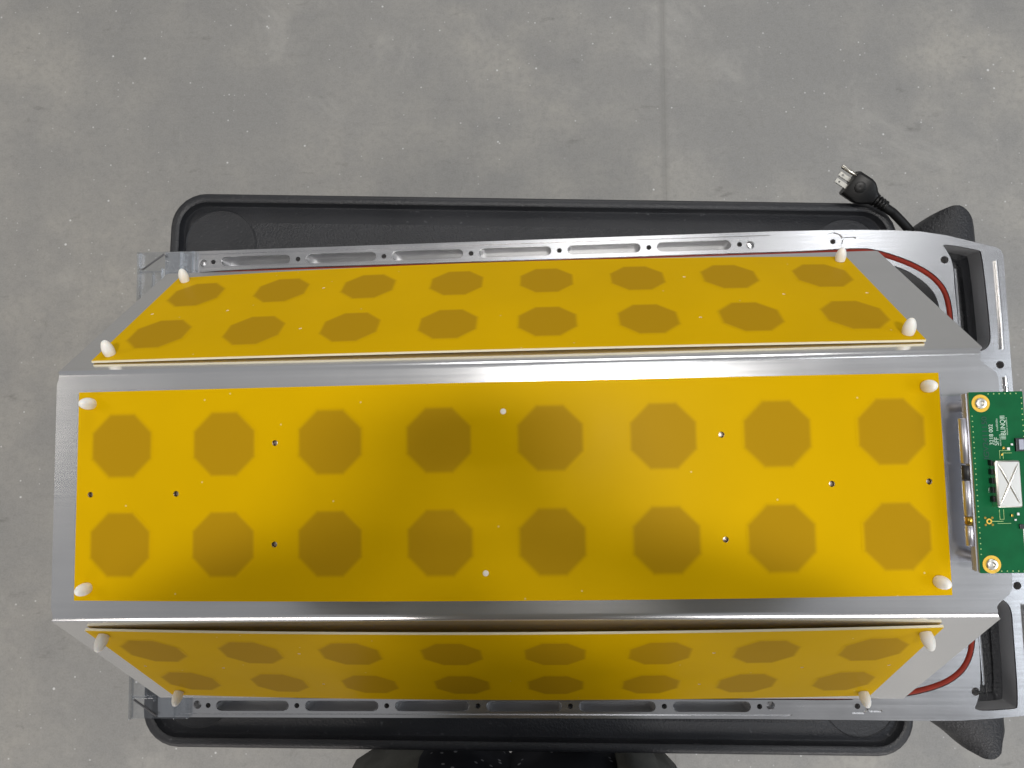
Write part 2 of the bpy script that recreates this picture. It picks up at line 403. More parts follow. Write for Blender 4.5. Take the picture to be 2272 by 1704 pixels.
# ------------------------------------------------------------------ utility cart
CY = math.radians(-1.85)
CART = T(.037, .0095, 0) @ RZ(CY)
RIM = H - .250; SH = H - .258
cart = empty('utility_cart', CART, 'black moulded plastic utility cart standing under the antenna unit', 'cart')
def ringloft(bm, loops, cap_last=True, cap_first=False, mis=None):
    rs = [[bm.verts.new((x, y, z)) for x, y in pl] for pl, z in loops]; n = len(rs[0])
    for k, (a, b) in enumerate(zip(rs, rs[1:])):
        for i in range(n):
            f = bm.faces.new((a[i], a[(i+1) % n], b[(i+1) % n], b[i]))
            if mis: f.material_index = mis[k]
    if cap_last: bm.faces.new(rs[-1])
    if cap_first: bm.faces.new(list(reversed(rs[0])))
    return rs
hl, hw = .444, .3262
def tray(z_rim, z_sh, skirt, hl, hw):
    bm = bmesh.new()
    def R(o, r, z): return (rrect(-hl+o, hl-o, -hw+o, hw-o, max(r-.013, .004), 8), z)
    ringloft(bm, [R(.006, .05, z_sh-.012), R(.006, .05, z_rim-skirt), R(0, .055, z_rim-skirt), R(0, .055, z_rim-.004), R(.0025, .053, z_rim-.0008), R(.005, .051, z_rim),
                  R(.0100, .046, z_rim), R(.0115, .045, z_rim-.0012), R(.0125, .044, z_sh+.001), R(.0140, .042, z_sh-.0012), R(.0165, .040, z_sh-.0010), R(.0185, .038, z_sh)], cap_last=True, cap_first=True)
    return bm
obj('top_tray', tray(RIM, SH, .055, hl, hw), 'cart', cart, smooth=40)
caps = [circ(sx*(hl-.060), sy*(hw-.062), .0442, 32) for sx in (-1, 1) for sy in (-1, 1)]
caps = [[p for p in c] for c in caps]
bm = bmesh.new(); cut_plate(bm, [rrect(-.362, .362, -.292, .292, .03)]+caps, lambda x, y: not anyin(x, y, caps), SH+.0006, SH-.002)
obj('pebbled_mat', bm, 'cart_pebble', cart)
for sx in (-1, 1):
    for sy in (-1, 1):
        cx, cy = sx*(hl-.060), sy*(hw-.062)
        bm = bmesh.new(); lathe(bm, [(.0435, SH-.002), (.0435, SH+.0006), (.0428, SH+.0010), (.0420, SH+.0003), (.0005, SH+.0003)], 40)
        obj('corner_cap', bm, 'cart', cart, CART @ T(cx, cy, 0), smooth=40)
        bm = bmesh.new()
        ringloft(bm, [(rrect(-.035, .035, -.028, .028, .018), .20), (rrect(-.03, .03, -.024, .024, .016), .45), (rrect(-.036, .036, -.03, .03, .018), RIM-.05)], cap_first=True)
        obj('corner_post', bm, 'cart', cart, CART @ T(sx*(hl-.05), sy*(hw-.045), 0), smooth=50)
        c = obj('caster', (lambda b: (lathe(b, [(.01, -.016), (.052, -.016), (.057, -.011), (.057, .011), (.052, .016), (.01, .016)], 28), b)[1])(bmesh.new()), 'rubber', cart, CART @ T(sx*(hl-.06), sy*(hw-.06), .058) @ RX(math.pi/2), smooth=40)
        bm = bmesh.new(); box(bm, -.03, .03, .026, .030, -.02, .085); box(bm, -.03, .03, -.030, -.026, -.02, .085); box(bm, -.035, .035, -.032, .032, .085, .091)
        obj('fork', bm, 'steel', c, CART @ T(sx*(hl-.06), sy*(hw-.06), .058))
obj('lower_tray', tray(.24, .19, .085, hl-.004, hw-.004), 'cart', cart, smooth=40)
# handle end: a bulging moulded cross bar on two stub arms, its lobes sticking out past the antenna frame
def handle():
    bm = bmesh.new(); rings = []
    def half(y):
        a = abs(y)
        if y > 0: tab = [(.0, -0.0270, 0.0240), (.240, -0.0420, 0.0250), (.265, -0.0430, 0.0250), (.283, -0.0395, 0.0240), (.292, -0.0300, 0.0215), (.2984, -0.0220, 0.0165), (.303, -0.0145, 0.0090), (.3045, -0.0090, 0.0035)]
        else: tab = [(.0, -0.0185, 0.0325), (.24, -0.0575, 0.0265), (.277, -0.0610, 0.0235), (.291, -0.0435, 0.0230), (.297, -0.0380, 0.0210), (.304, -0.0270, 0.0175), (.3110, -0.0215, 0.0160), (.3155, -0.0165, 0.0105), (.3175, -0.0105, 0.0045)]
        for (a0, l0, r0), (a1, l1, r1) in zip(tab, tab[1:]):
            if a0 <= a <= a1:
                t = (a-a0)/(a1-a0); t = t*t*(3-2*t) if False else t
                return l0+(l1-l0)*t, r0+(r1-r0)*t
        return tab[-1][1], tab[-1][2]
    ys = [-.3175, -.3165, -.315, -.312, -.307, -.302, -.296, -.290, -.284, -.278, -.27, -.262, -.25, -.235, -.2, -.1, 0, .1, .2, .24, .25, .262, .27, .276, .281, .286, .290, .294, .297, .300, .302, .3035, .3045]
    n = 20
    for y in ys:
        l, r = half(y); end = min(1, (min(.3045-y, y+.3175))/.03); end = math.sqrt(max(.004, 1-(1-end)**2))
        cx = (l+r)/2; rx = (r-l)/2; top = .004; h = .030*(.35+.65*end)
        ring = []
        for k in range(n):
            a = 2*math.pi*k/n; ca, sa = math.cos(a), math.sin(a); e = .55
            x = cx+rx*math.copysign(abs(ca)**e, ca); z = -h + h*math.copysign(abs(sa)**e, sa)
            # the left flank falls away, the right carries the flat grip top
            u = (x-l)/max(1e-4, r-l)
            if z > -h: z -= .022*end*max(0, 1-u/.5)**1.2
            ring.append(bm.verts.new((x, y, z)))
        rings.append(ring)
    for a, b in zip(rings, rings[1:]):
        for k in range(n): bm.faces.new((a[k], b[k], b[(k+1) % n], a[(k+1) % n]))
    bm.faces.new(rings[0]); bm.faces.new(list(reversed(rings[-1])))
    return bm
hb = obj('handle', handle(), 'cart_pebble', cart, T(.5385, 0, H-.214) @ RZ(CY*.4), smooth=50)
for sy in (-1, 1):
    bm = bmesh.new(); tube(bm, smooth_path([(.40, sy*.21, RIM-.03), (.455, sy*.222, RIM-.022), (.475, sy*.232, RIM-.004), (.505, sy*.235, RIM+.006)], 2), [.022]*14, 14) if False else box(bm, .36, .50, sy*.235-.028, sy*.235+.028, RIM-.045, RIM-.004, .010)
    obj('handle_arm', bm, 'cart', cart, smooth=50)

# ------------------------------------------------------------------ antenna unit
unit = empty('antenna_unit', DEV @ T(0, 0, -.2385), 'tilted antenna unit with yellow panels on folded aluminium reflector and milled frame', 'antenna')
DT = .010
zF = -.200
# outline of the frame
up = [(-.398, .2630), (.300, .2632), (.347, .2626), (.385, .2618), (.4234, .2602), (.4571, .2575), (.4844, .2522), (.505, .2462), (.5225, .2410), (.5350, .2375), (.5400, .2345), (.5428, .2277)]
dn = [(-.398, -.2625), (.25, -.2625), (.35, -.2632), (.43, -.2640), (.466, -.2636), (.50, -.2614), (.531, -.2585), (.5395, -.2570), (.5428, -.2530)]
outline = up + list(reversed(dn))
def rpath(p): return [tuple(v[:2]) for v in smooth_path([(x, y, 0) for x, y in p], 3, True)]
gas = [(-.350, .2370), (.0, .2370), (.28, .2368), (.3315, .2366), (.3899, .2385), (.4092, .2357), (.441, .2235), (.4634, .2100), (.4760, .1955), (.4810, .1810), (.4825, .158), (.4835, 0), (.4845, -.160), (.4838, -.1812), (.4793, -.2002), (.4684, -.2157), (.4477, -.2279), (.4083, -.2374), (.34, -.2400), (.28, -.2390), (-.350, -.2390), (-.362, -.232), (-.366, -.21), (-.366, .21), (-.362, .231)]
gasp = smooth_path([(x, y, 0) for x, y in gas], 2, True)
def offset_loop(p, d):
    out = []; L = len(p)
    for i in range(L):
        a = p[(i+1) % L]-p[i-1]; a.normalize(); n_ = Vector((-a.y, a.x, 0))
        q = p[i]+n_*d; out.append((q.x, q.y))
    return out
g_out = offset_loop(gasp, .0034); g_in = offset_loop(gasp, -.0030)
opening = rpath([(-.352, .2215), (.30, .2215), (.40, .2235), (.427, .2210), (.445, .2117), (.4626, .1967), (.4709, .1821), (.4722, .160), (.4735, 0), (.474, -.15), (.472, -.183), (.460, -.203), (.44, -.215), (.40, -.2235), (.30, -.2225), (-.352, -.2225)])
slots = []; holes = []
for sg in (1, -1):
    y = .2500*sg
    for k in range(7): holes.append(circ(-.3405+.1002*k, y*.999, .0028))
    for k in range(6): slots.append(stadium(-.3315+.1002*k, -.3315+.1002*k+.0822, y, .0056))
    holes.append(circ(-.3527, y*.996, .0046, 18)); holes.append(circ(.2722, y*.995, .0046, 18))
    holes.append(circ(.2660+.097, y, .0030))
holes += [circ(.4804, .2251, .0042, 16), circ(.4836, -.2341, .0042, 16), circ(.5312, .1085, .0042, 16), circ(.5330, -.1255, .0042, 16)]
grooves = [stadium(-.372, .2945, .2587*sg, .0008, 4) for sg in (1, -1)]
tails = [stadium(.3735, .3875, .2528, .0013, 5), stadium(.3735, .3875, -.2540, .0013, 5)]
def dshape(cy): return [(.3565, cy+.0070), (.364, cy+.0088), (.3705, cy+.0065), (.3742, cy+.0015), (.3725, cy-.0040), (.369, cy-.0072), (.3565, cy-.0072)]
dees = [dshape(.2512), dshape(-.2500)]
pk = [rpath([(.4775, .2440), (.5165, .2350), (.5205, .2330), (.5235, .16), (.5237, .1235), (.4915, .1235), (.4905, .16), (.4890, .193), (.4892, .222), (.4830, .236)]),
      rrect(.4925, .5237, -.1100, .0955, .006),
      rpath([(.4935, -.1385), (.5258, -.1385), (.5262, -.179), (.5264, -.2495), (.5215, -.2520), (.4795, -.2545), (.4850, -.2445), (.4898, -.2250), (.4905, -.1700)])]
bm = bmesh.new()
ingroove = lambda x, y: inside(x, y, g_out) and not inside(x, y, g_in)
base = lambda x, y: inside(x, y, outline) and not inside(x, y, opening) and not anyin(x, y, pk)
# top skin (2 mm): all cuts; then a 3 mm layer, a 5 mm layer and the solid rail below
cut_plate(bm, [outline, opening, g_out, g_in]+slots+holes+grooves+tails+dees+pk,
          lambda x, y: base(x, y) and not ingroove(x, y) and not anyin(x, y, slots+holes+grooves+tails+dees), zF, zF-.002, bottom=False)
cut_plate(bm, [outline, opening, g_out, g_in]+slots+holes+pk,
          lambda x, y: base(x, y) and not ingroove(x, y) and not anyin(x, y, slots+holes), zF-.002, zF-.0045, bottom=False, wall_mi=1)
cut_plate(bm, [outline, opening]+slots+holes+pk,
          lambda x, y: base(x, y) and not anyin(x, y, slots+holes), zF-.0045, zF-.024, bottom=False, wall_mi=1)
cut_plate(bm, [outline, opening]+pk, base, zF-.024, zF-.0385)
for v in bm.verts:                                           # the rail walls draw in a little towards the base
    if v.co.z < zF-.03: v.co.y *= .994
frame = obj('frame', bm, ['frame', 'shaded_wall'], unit, DEV)
bm = bmesh.new()
tube(bm, [(p.x, p.y, zF-.0010) for p in gasp], .0027, 10, closed=True)
obj('gasket', bm, 'red_rubber', unit, DEV, smooth=60)
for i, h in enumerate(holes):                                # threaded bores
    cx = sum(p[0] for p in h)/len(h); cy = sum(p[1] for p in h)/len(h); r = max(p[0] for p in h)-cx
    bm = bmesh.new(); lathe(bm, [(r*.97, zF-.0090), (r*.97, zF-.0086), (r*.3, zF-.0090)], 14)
    obj('bore', bm, 'dark_hole' if r < .0045 else 'frame', frame, DEV @ T(cx, cy, 0))  # small bores get a near-black disc, wide ones a metal disc
# milled lip and raised land on the right end wall
bm = bmesh.new(); tube(bm, smooth_path([(.5335, .222, zF+.0006), (.5345, .16, zF+.0006), (.5340, .125, zF+.0006)], 1), .0022, 8); obj('cast_ridge', bm, 'frame', frame, DEV, smooth=60)
bm = bmesh.new(); tube(bm, smooth_path([(.5350, .095, zF+.0006), (.5362, .0, zF+.0006), (.5372, -.11, zF+.0006)], 1), .0022, 8); obj('cast_ridge', bm, 'frame', frame, DEV, smooth=60)
bm = bmesh.new(); tube(bm, smooth_path([(.5380, -.145, zF+.0006), (.5385, -.20, zF+.0006), (.5385, -.245, zF+.0006)], 1), .0022, 8); obj('cast_ridge', bm, 'frame', frame, DEV, smooth=60)
# rounded inner wall of the window openings
for y0, y1 in ((.1240, .216), (-.108, .093), (-.228, -.139)):
    bm = bmesh.new()
    prof = [(.0, .0005), (.002, .0), (.004, -.002), (.006, -.006), (.008, -.014), (.0095, -.028), (.010, -.0375)]
    a = [bm.verts.new((.4896+u, y1-.001, zF+w)) for u, w in prof]; b = [bm.verts.new((.4912+u, y0+.001, zF+w)) for u, w in prof]
    for i in range(len(prof)-1): bm.faces.new((a[i], b[i], b[i+1], a[i+1]))
    obj('rounded_rail', bm, 'frame', frame, DEV, smooth=80)

# reflector: one folded sheet
TH = .923
def reflector():
    bm = bmesh.new(); st, ct = math.sin(TH), math.cos(TH); r = .0080
    prof = []
    # from +y lower edge over the top to -y lower edge; (y, z, xl, xr)
    zt = -.0047; fy = .1046; t = r*math.tan(TH/2)
    half = []
    Ls = .2085
    for s in (Ls, Ls-.004, .16, .11, .06, .03, t+.001): half.append((fy+s*ct, zt-s*st, -.3785, .3955))
    for i in range(0, 15):
        a = TH*(1-i/14); half.append((fy-t+r*math.sin(a), zt-r+r*math.cos(a), -.3785 if i < 7 else -.3770, .3940-.0025*min(i, 9)/9))
    half += [(.0975, zt, -.3775, .3910), (.0950, zt, -.3785, .3925), (.0915, zt, -.3785, .3965), (.0885, zt, -.3785, .4005), (.0850, zt, -.3785, .4030), (.0800, zt, -.3785, .4040), (.04, zt, -.3785, .4045), (.0, zt, -.3785, .4045)]
    prof = half + [(-y, z, a, b) for y, z, a, b in reversed(half[:-1])]
    nx = 12; rows = []
    for y, z, xl, xr in prof: rows.append([bm.verts.new((xl+(xr-xl)*i/nx, y, z)) for i in range(nx+1)])
    for a, b in zip(rows, rows[1:]):
        for i in range(nx): bm.faces.new((a[i+1], a[i], b[i], b[i+1]))
    bmesh.ops.recalc_face_normals(bm, faces=bm.faces)
    return bm
refl = obj('reflector', reflector(), 'reflector', unit, DEV)
sol = refl.modifiers.new('thickness', 'SOLIDIFY'); sol.thickness = .0016; sol.offset = -1 if refl.data.polygons[0].normal.z > 0 else 1
for sx in (-.30, .30):
    for sg in (1, -1):
        bm = bmesh.new(); box(bm, sx-.015, sx+.015, min(sg*.2260, sg*.2300), max(sg*.2260, sg*.2300), zF-.001, zF+.026)
        obj('mounting_tab', bm, 'reflector', unit, DEV)

# panels
PL, PW, PT = .710, .174, .0021
S = .09; RS = .0821
holes_p = [(-.1815, .0411), (-.1815, -.0414), (.1810, .0411), (.1810, -.0413), (-.3425, .0005), (-.2663, .0005), (.2660, .0007), (.3424, .0012)]
rivets_p = [(.0075, .0631), (-.0087, -.0653)]
pins_p = [(-.3432, .0770), (-.3432, -.0766), (.3446, .0762), (.3450, -.0762)]
def bowf(b, n0, n1): return lambda x, y: b*(1-(x/.36)**2)*(n0+(n1-n0)*(y/PW+.5))
bm = bmesh.new(); n8 = [(.0283*math.cos(math.pi/8+i*math.pi/4)*1.082, .0283*math.sin(math.pi/8+i*math.pi/4)*1.082) for i in range(8)]
ring = [bm.verts.new((x, y, 0)) for x, y in n8]; bm.faces.new(ring)
patch_me = mesh_of(bm, 'patch', ['patch'])
bm = bmesh.new(); lathe(bm, [(.0046, 0), (.0048, .0012), (.0051, .0036), (.0050, .0064), (.0044, .0092), (.0034, .0118), (.0022, .0135), (.0008, .0143)], 18)
pin_me = mesh_of(bm, 'standoff_pin', ['nylon'], 50)
bm = bmesh.new(); lathe(bm, [(.0023, -.0034), (.0019, -.0026), (.0009, -.0024)], 12)
screw_me = mesh_of(bm, 'screw', ['screw'], 50)
bm = bmesh.new(); lathe(bm, [(.0013, -.0016), (.0012, -.0006), (.0004, -.0005)], 10)
small_screw_me = mesh_of(bm, 'screw', ['gold'], 50)
bm = bmesh.new(); lathe(bm, [(.0024, -.0003), (.0024, .00035), (.0018, .0006), (.0003, .00065)], 16)
rivet_me = mesh_of(bm, 'rivet', ['plug_white'], 50)
def panel(m, bow, label, facing):
    bm = bmesh.new(); zf = bowf(*bow); hr = .0024 if facing == 0 else .0014
    hs = [circ(x, y, hr, 12) for x, y in holes_p]
    ex = [(-PL/2+PL*i/36, -PW/2+PW*j/6) for i in range(1, 36) for j in range(1, 6)]
    ex = [e for e in ex if all((e[0]-h[0])**2+(e[1]-h[1])**2 > .006**2 for h in holes_p)]
    rim = [(-PL/2+PL*i/36, -PW/2) for i in range(37)] + [(PL/2-PL*i/36, PW/2) for i in range(37)]
    cut_plate(bm, [rim]+hs, lambda x, y: not anyin(x, y, hs), 0, -PT, ex, zf, wall_mi=1, bot_mi=0)
    for f in bm.faces:
        if f.material_index == 1:
            c = f.calc_center_median(); f.normal_update()
            if abs(f.normal.z) < .5 and abs(c.x) < PL/2-.002 and abs(c.y) < PW/2-.002: f.material_index = 2
    p = obj('antenna_panel', bm, ['yellow', 'cream', 'screw' if facing == 0 else 'plug_white'], unit, m, smooth=20); p['label'] = label
    for i in range(8):
        for j in (.5, -.5):
            u = S*(i-3.5); v = j*RS; e = 1e-3; nx = -(zf(u+e, v)-zf(u-e, v))/(2*e); ny = -(zf(u, v+e)-zf(u, v-e))/(2*e)
            q = Vector((0, 0, 1)).rotation_difference(Vector((nx, ny, 1)).normalized()).to_matrix().to_4x4()
            obj('patch', patch_me, None, p, m @ T(u, v, zf(u, v)+.00010) @ q)
    for k, (x, y) in enumerate(pins_p): obj('standoff_pin', pin_me, None, p, m @ T(x, y, zf(x, y)) @ RZ(k*.8+facing) @ RX(.06*math.sin(k*2.1+facing*3)))
    for x, y in holes_p: obj('screw', screw_me if facing == 0 else small_screw_me, None, p, m @ T(x, y, zf(x, y)))
    for x, y in (rivets_p if facing == 0 else []): obj('rivet', rivet_me, None, p, m @ T(x, y, zf(x, y)))
    return p
panel(DEV, (.010, 1, 1), 'top yellow panel lying flat, with two rows of eight octagons', 0)
panel(DEV @ T(0, .1680, -.0835) @ RX(-TH), (.0066, .20, 1), 'yellow panel sloping away towards the power plug', 1)
panel(DEV @ T(0, -.1680, -.0835) @ RX(TH), (.0048, 1, 1), 'shaded yellow panel sloping down towards the photographer', 2)

# circuit board over the right edge of the reflector
ZB = .0200
bx0, bx1, by0, by1 = .3652, .4052, -.0663, .0700
board = bmesh.new(); mh = [circ(.3737, .0613, .0036, 18), circ(.3740, -.0598, .0036, 18)]
cut_plate(board, [rrect(bx0, bx1, by0, by1, .0008, 3)]+mh, lambda x, y: not anyin(x, y, mh), ZB, ZB-.0016, wall_mi=1)
board = obj('circuit_board', board, ['pcb', 'pcb_edge'], unit, DEV)
for x, y in ((.3737, .0613), (.3740, -.0598)):
    bm = bmesh.new(); c0 = circ(x, y, .0067, 28); c1 = circ(x, y, .0043, 28)
    cut_plate(bm, [c0, c1], lambda a, b: not inside(a, b, c1), ZB+.0003, ZB+.0001); obj('mounting_pad', bm, 'gold', board, DEV)
    bm = bmesh.new(); lathe(bm, [(.0042, ZB-.0012), (.0042, ZB+.0009), (.0036, ZB+.0017), (.0022, ZB+.0019), (.0018, ZB+.0004), (.0002, ZB+.0004)], 18)
    s_ = obj('screw', bm, 'can', board, DEV @ T(x, y, 0), smooth=30)
bm = bmesh.new(); box(bm, .3640, .4010, -.0655, .0692, .0120, ZB-.0018, .0006); obj('mounting_block', bm, 'bracket', board, DEV, smooth=30)
for x, y in ((.3760, .0600), (.3760, -.0585)):
    bm = bmesh.new(); lathe(bm, [(.0045, -.0055), (.0045, .0119)], 16); obj('standoff', bm, 'steel', board, DEV @ T(x, y, 0), smooth=40)
for y0, y1, mm, r in ((.0156, .0502, 'steel', .0036), (.0030, .0140, 'chip', .0036), (-.0245, .0025, 'steel', .0036), (-.0310, -.0250, 'brass', .0034), (-.0470, -.0315, 'steel', .0036)):
    bm = bmesh.new(); tube(bm, [(.3640, y1, .0135), (.3640, y1-.0004, .0135), (.3640, y0+.0004, .0135), (.3640, y0, .0135)], [r*.9, r, r, r*.9], 18); obj('connector_shell', bm, mm, board, DEV, smooth=50)
# shield can with pressed cross
bm = bmesh.new()
cx0, cx1, cy0, cy1 = .3772, .3955, -.0170, .0180; zc = ZB+.0072
ringloft(bm, [(rrect(cx0, cx1, cy0, cy1, .0010, 4), ZB+.0002), (rrect(cx0+.0002, cx1-.0002, cy0+.0002, cy1-.0002, .0012, 4), zc-.0010), (rrect(cx0+.0011, cx1-.0011, cy0+.0011, cy1-.0011, .0010, 4), zc)])
can = obj('shield_can', bm, 'can', board, DEV, smooth=40)
for a, b in (((cx0+.0020, cy0+.0025), (cx1-.0020, cy1-.0025)), ((cx0+.0020, cy1-.0025), (cx1-.0020, cy0+.0025))):
    bm = bmesh.new(); tube(bm, [(a[0], a[1], zc-.0002), (a[0]*.9+b[0]*.1, a[1]*.9+b[1]*.1, zc), (a[0]*.1+b[0]*.9, a[1]*.1+b[1]*.9, zc), (b[0], b[1], zc-.0002)], [.0004, .0008, .0008, .0004], 8); obj('pressed_rib', bm, 'can', can, DEV, smooth=60)
for k in range(5):
    bm = bmesh.new(); y = cy0+.004+k*.0068; box(bm, cx0-.0012, cx0-.0002, y, y+.0042, ZB+.0003, ZB+.0040); obj('fence_tab', bm, 'chip', can, DEV)
# small parts
for (x0, x1, y0, y1, h, mt) in ((.3965, .4045, .0245, .0345, .0022, 'chip'), (.3955, .3985, -.0335, -.0300, .0014, 'chip'), (.3905, .3925, .0255, .0275, .001, 'label'),
                                (.3875, .3890, .0262, .0280, .001, 'brass'), (.3935, .3950, .0290, .0305, .001, 'label'), (.3900, .3915, -.0245, -.0225, .001, 'brass'), (.3945, .3962, -.0235, -.0215, .001, 'label'),
                                (.3925, .3940, -.0275, -.0262, .0008, 'label'), (.3862, .3872, .0215, .0232, .0008, 'brass')):
    bm = bmesh.new(); box(bm, x0, x1, y0, y1, ZB+.0002, ZB+h, .0002); c = obj('chip', bm, mt, board, DEV)
    if x0 == .3965:
        bm = bmesh.new(); box(bm, .3985, .4020, .0258, .0334, ZB+h+.0001, ZB+h+.0002); obj('chip_print', bm, 'bracket', c, DEV)
bm = bmesh.new(); cut_plate(bm, [rrect(.3985, .4048, -.0560, -.0330, .0008, 4)], lambda x, y: True, ZB+.0003, ZB+.0001); lab = obj('label_grid', bm, 'label', board, DEV)
bm = bmesh.new()
for k in range(1, 4): box(bm, .3993, .4046, -.0552+k*.0054-.0001, -.0552+k*.0054+.0001, ZB+.0004, ZB+.0005)
box(bm, .3992, .3994, -.0552, -.0338, ZB+.0004, ZB+.0005); box(bm, .4022, .4024, -.0552, -.0338, ZB+.0004, ZB+.0005)
obj('grid_lines', bm, 'silk_dark', lab, DEV)
bm = bmesh.new(); lathe(bm, [(.00045, ZB+.0001), (.00045, ZB+.0003), (.0002, ZB+.0003)], 8); via_me = mesh_of(bm, 'via', ['via'])
vs = [(bx0+.0016, y) for y in [by0+.014+k*.0040 for k in range(27)]] + [(bx0+.0145+k*.0041, by1-.0016) for k in range(6)] + [(bx1-.0014, by1-.005-k*.0042) for k in range(9)] + [(bx0+.0115+k*.0041, by0+.0015) for k in range(7)]
for x, y in vs: obj('via', via_me, None, board, DEV @ T(x, y, 0))
# traces and launch pad near the lower end of the can
bm = bmesh.new(); c0 = circ(.3742, -.0278, .0021, 18); c1 = circ(.3742, -.0278, .0011, 18)
cut_plate(bm, [c0, c1], lambda a, b: not inside(a, b, c1), ZB+.0003, ZB+.0001); obj('launch_pad', bm, 'gold', board, DEV)
for (x0, x1, y0, y1) in ((.3764, .3845, -.0280, -.0276), (.3820, .3823, -.0262, -.0190), (.3850, .3853, -.0262, -.0190), (.3820, .3853, -.0265, -.0262), (.3800, .3900, -.0296, -.0293), (.3850, .3853, .0190, .0250), (.3850, .3930, .0250, .0253), (.3875, .3878, .0190, .0232), (.3875, .3940, .0232, .0235)):
    bm = bmesh.new(); box(bm, x0, x1, y0, y1, ZB+.0001, ZB+.0003); obj('trace', bm, 'via', board, DEV)
for x, y in ((.3715, -.0252), (.3766, -.0252), (.3715, -.0304), (.3766, -.0304)):
    bm = bmesh.new(); lathe(bm, [(.0009, ZB+.0001), (.0009, ZB+.0003), (.0004, ZB+.0003)], 10); obj('ground_pad', bm, 'brass', board, DEV @ T(x, y, 0))
def text(s, size, x, y, rot, mt, name='lettering', sx=1.0):
    cu = bpy.data.curves.new(name, 'FONT'); cu.body = s; cu.size = size; cu.align_x = 'LEFT'
    tmp = bpy.data.objects.new('tmp', cu); COL.objects.link(tmp)
    bpy.context.view_layer.update()
    me = bpy.data.meshes.new_from_object(tmp.evaluated_get(bpy.context.evaluated_depsgraph_get()))
    bpy.data.objects.remove(tmp)
    me.materials.clear(); me.materials.append(M[mt])
    return obj(name, me, None, board, DEV @ T(x, y, ZB+.00035) @ RZ(rot) @ Matrix.Diagonal((sx, 1, 1, 1)))
text('IIIBLINQIII', .0052, .3905, .0335, math.pi/2, 'silk', sx=.80)
text('SFF', .0046, .3850, .0290, math.pi/2, 'silk', sx=1.0)
text('3218 002', .0042, .3812, .0295, math.pi/2, 'silk', sx=1.0)
text('IGV2411150', .0056, .3772, .0185, math.pi/2, 'silk_dark', sx=1.15)
# lines of print too small to read, as rows of fine strokes
for (x, y0, y1, w) in ((.3921, .0370, .0500, .0010), (.3868, .0290, .0375, .0012), (.3852, .0405, .0495, .0016), (.3760, -.0060, -.0030, .0012)):
    bm = bmesh.new(); y = y0
    while y < y1:
        box(bm, x-w*random.uniform(.6, 1), x, y, y+.0003, ZB+.0003, ZB+.0004); y += random.uniform(.0007, .0011)
    obj('fine_print', bm, 'silk', board, DEV)


# ------------------------------------------------------------------ clear plastic end covers
def film(sg, label):
    z = zF+.0022
    m = DEV
    root = obj('plastic_cover', (lambda b: (cut_plate(b, [rrect(-.4262, -.3605, min(sg*.200, sg*.2628), max(sg*.200, sg*.2628), .001, 3)], lambda x, y: True, z+.0009, z), b)[1])(bmesh.new()), 'film', None, m)
    tag(root, label, 'plastic cover', 'clear plastic covers on the frame ends')
    WMk = m
    for x0, x1, y0, y1, h in ((-.4262, -.4240, .201, .2620, .006), (-.4096, -.4080, .201, .2380, .004), (-.3990, -.3975, .201, .2430, .004), (-.4240, -.3985, .2380, .2395, .005), (-.3765, -.3750, .236, .2620, .004), (-.3630, -.3607, .236, .2620, .003)):
        bm = bmesh.new(); a, b = sorted((sg*y0, sg*y1)); box(bm, x0, x1, a, b, z+.0009, z+.0009+h, .0004); obj('rib', bm, 'film', root, m)
    bm = bmesh.new(); tube(bm, [(-.4235, sg*.2425, z+.001), (-.3975, sg*.2600, z+.001)], .0011, 8); obj('seam', bm, 'seam', root, m)
    return root
film(1, 'clear plastic cover poking past the frame corner nearest the far cart edge')
film(-1, 'clear plastic cover poking past the frame corner on the photographer side')

# ------------------------------------------------------------------ power cord
ax = Vector((.806, -.592, 0)); az = math.atan2(ax.y, ax.x)
pz = H-.236
PM = T(.4262, .3425, pz) @ RZ(az)                      # local x runs from the prongs to the cable, y across
cord = empty('power_cord', PM, 'black power cord with three pronged plug lying on the cart corner', 'power cord')
bm = bmesh.new()
def pl(x, hw_, h0, h1, r): return [(x, y, z) for y, z in rrect(-hw_, hw_, h0, h1, r, 4)]
secs = [pl(0, .0150, -.0110, .0110, .003), pl(.0015, .0160, -.0115, .0118, .004), pl(.018, .0160, -.0115, .0120, .003), pl(.024, .0148, -.0112, .0114, .004), pl(.0295, .0115, -.0095, .0098, .004), pl(.034, .0085, -.008, .008, .005), pl(.036, .0080, -.0075, .0075, .005)]
rs = [[bm.verts.new(v) for v in s] for s in secs]
for a, b in zip(rs, rs[1:]):
    for i in range(len(a)): bm.faces.new((a[i], b[i], b[(i+1) % len(a)], a[(i+1) % len(a)]))
bm.faces.new(rs[0]); bm.faces.new(list(reversed(rs[-1])))
bmesh.ops.recalc_face_normals(bm, faces=bm.faces)
body = obj('plug_body', bm, 'plug', cord, PM @ RX(.45), smooth=40)
bm = bmesh.new(); lathe(bm, [(.0065, .0115), (.0065, .0124), (.0058, .0128), (.0010, .0122)], 24); obj('grip_dimple', bm, 'plug', body, PM @ RX(.45) @ T(.012, .001, 0), smooth=40)
for k in range(4):
    bm = bmesh.new(); tube(bm, [(.0365+k*.0042, 0, 0), (.0372+k*.0042, 0, 0), (.0390+k*.0042, 0, 0), (.0397+k*.0042, 0, 0)], [.0066, .0078-k*.0003, .0078-k*.0003, .0066], 14); obj('strain_relief', bm, 'plug', cord, PM, smooth=50)
bm = bmesh.new(); tube(bm, [(-.0185, .0108, .002), (-.0175, .0108, .002), (-.002, .0108, .002), (.001, .0108, .002)], [.0012, .0024, .0024, .0024], 14); obj('ground_pin', bm, 'prong', cord, PM, smooth=50)
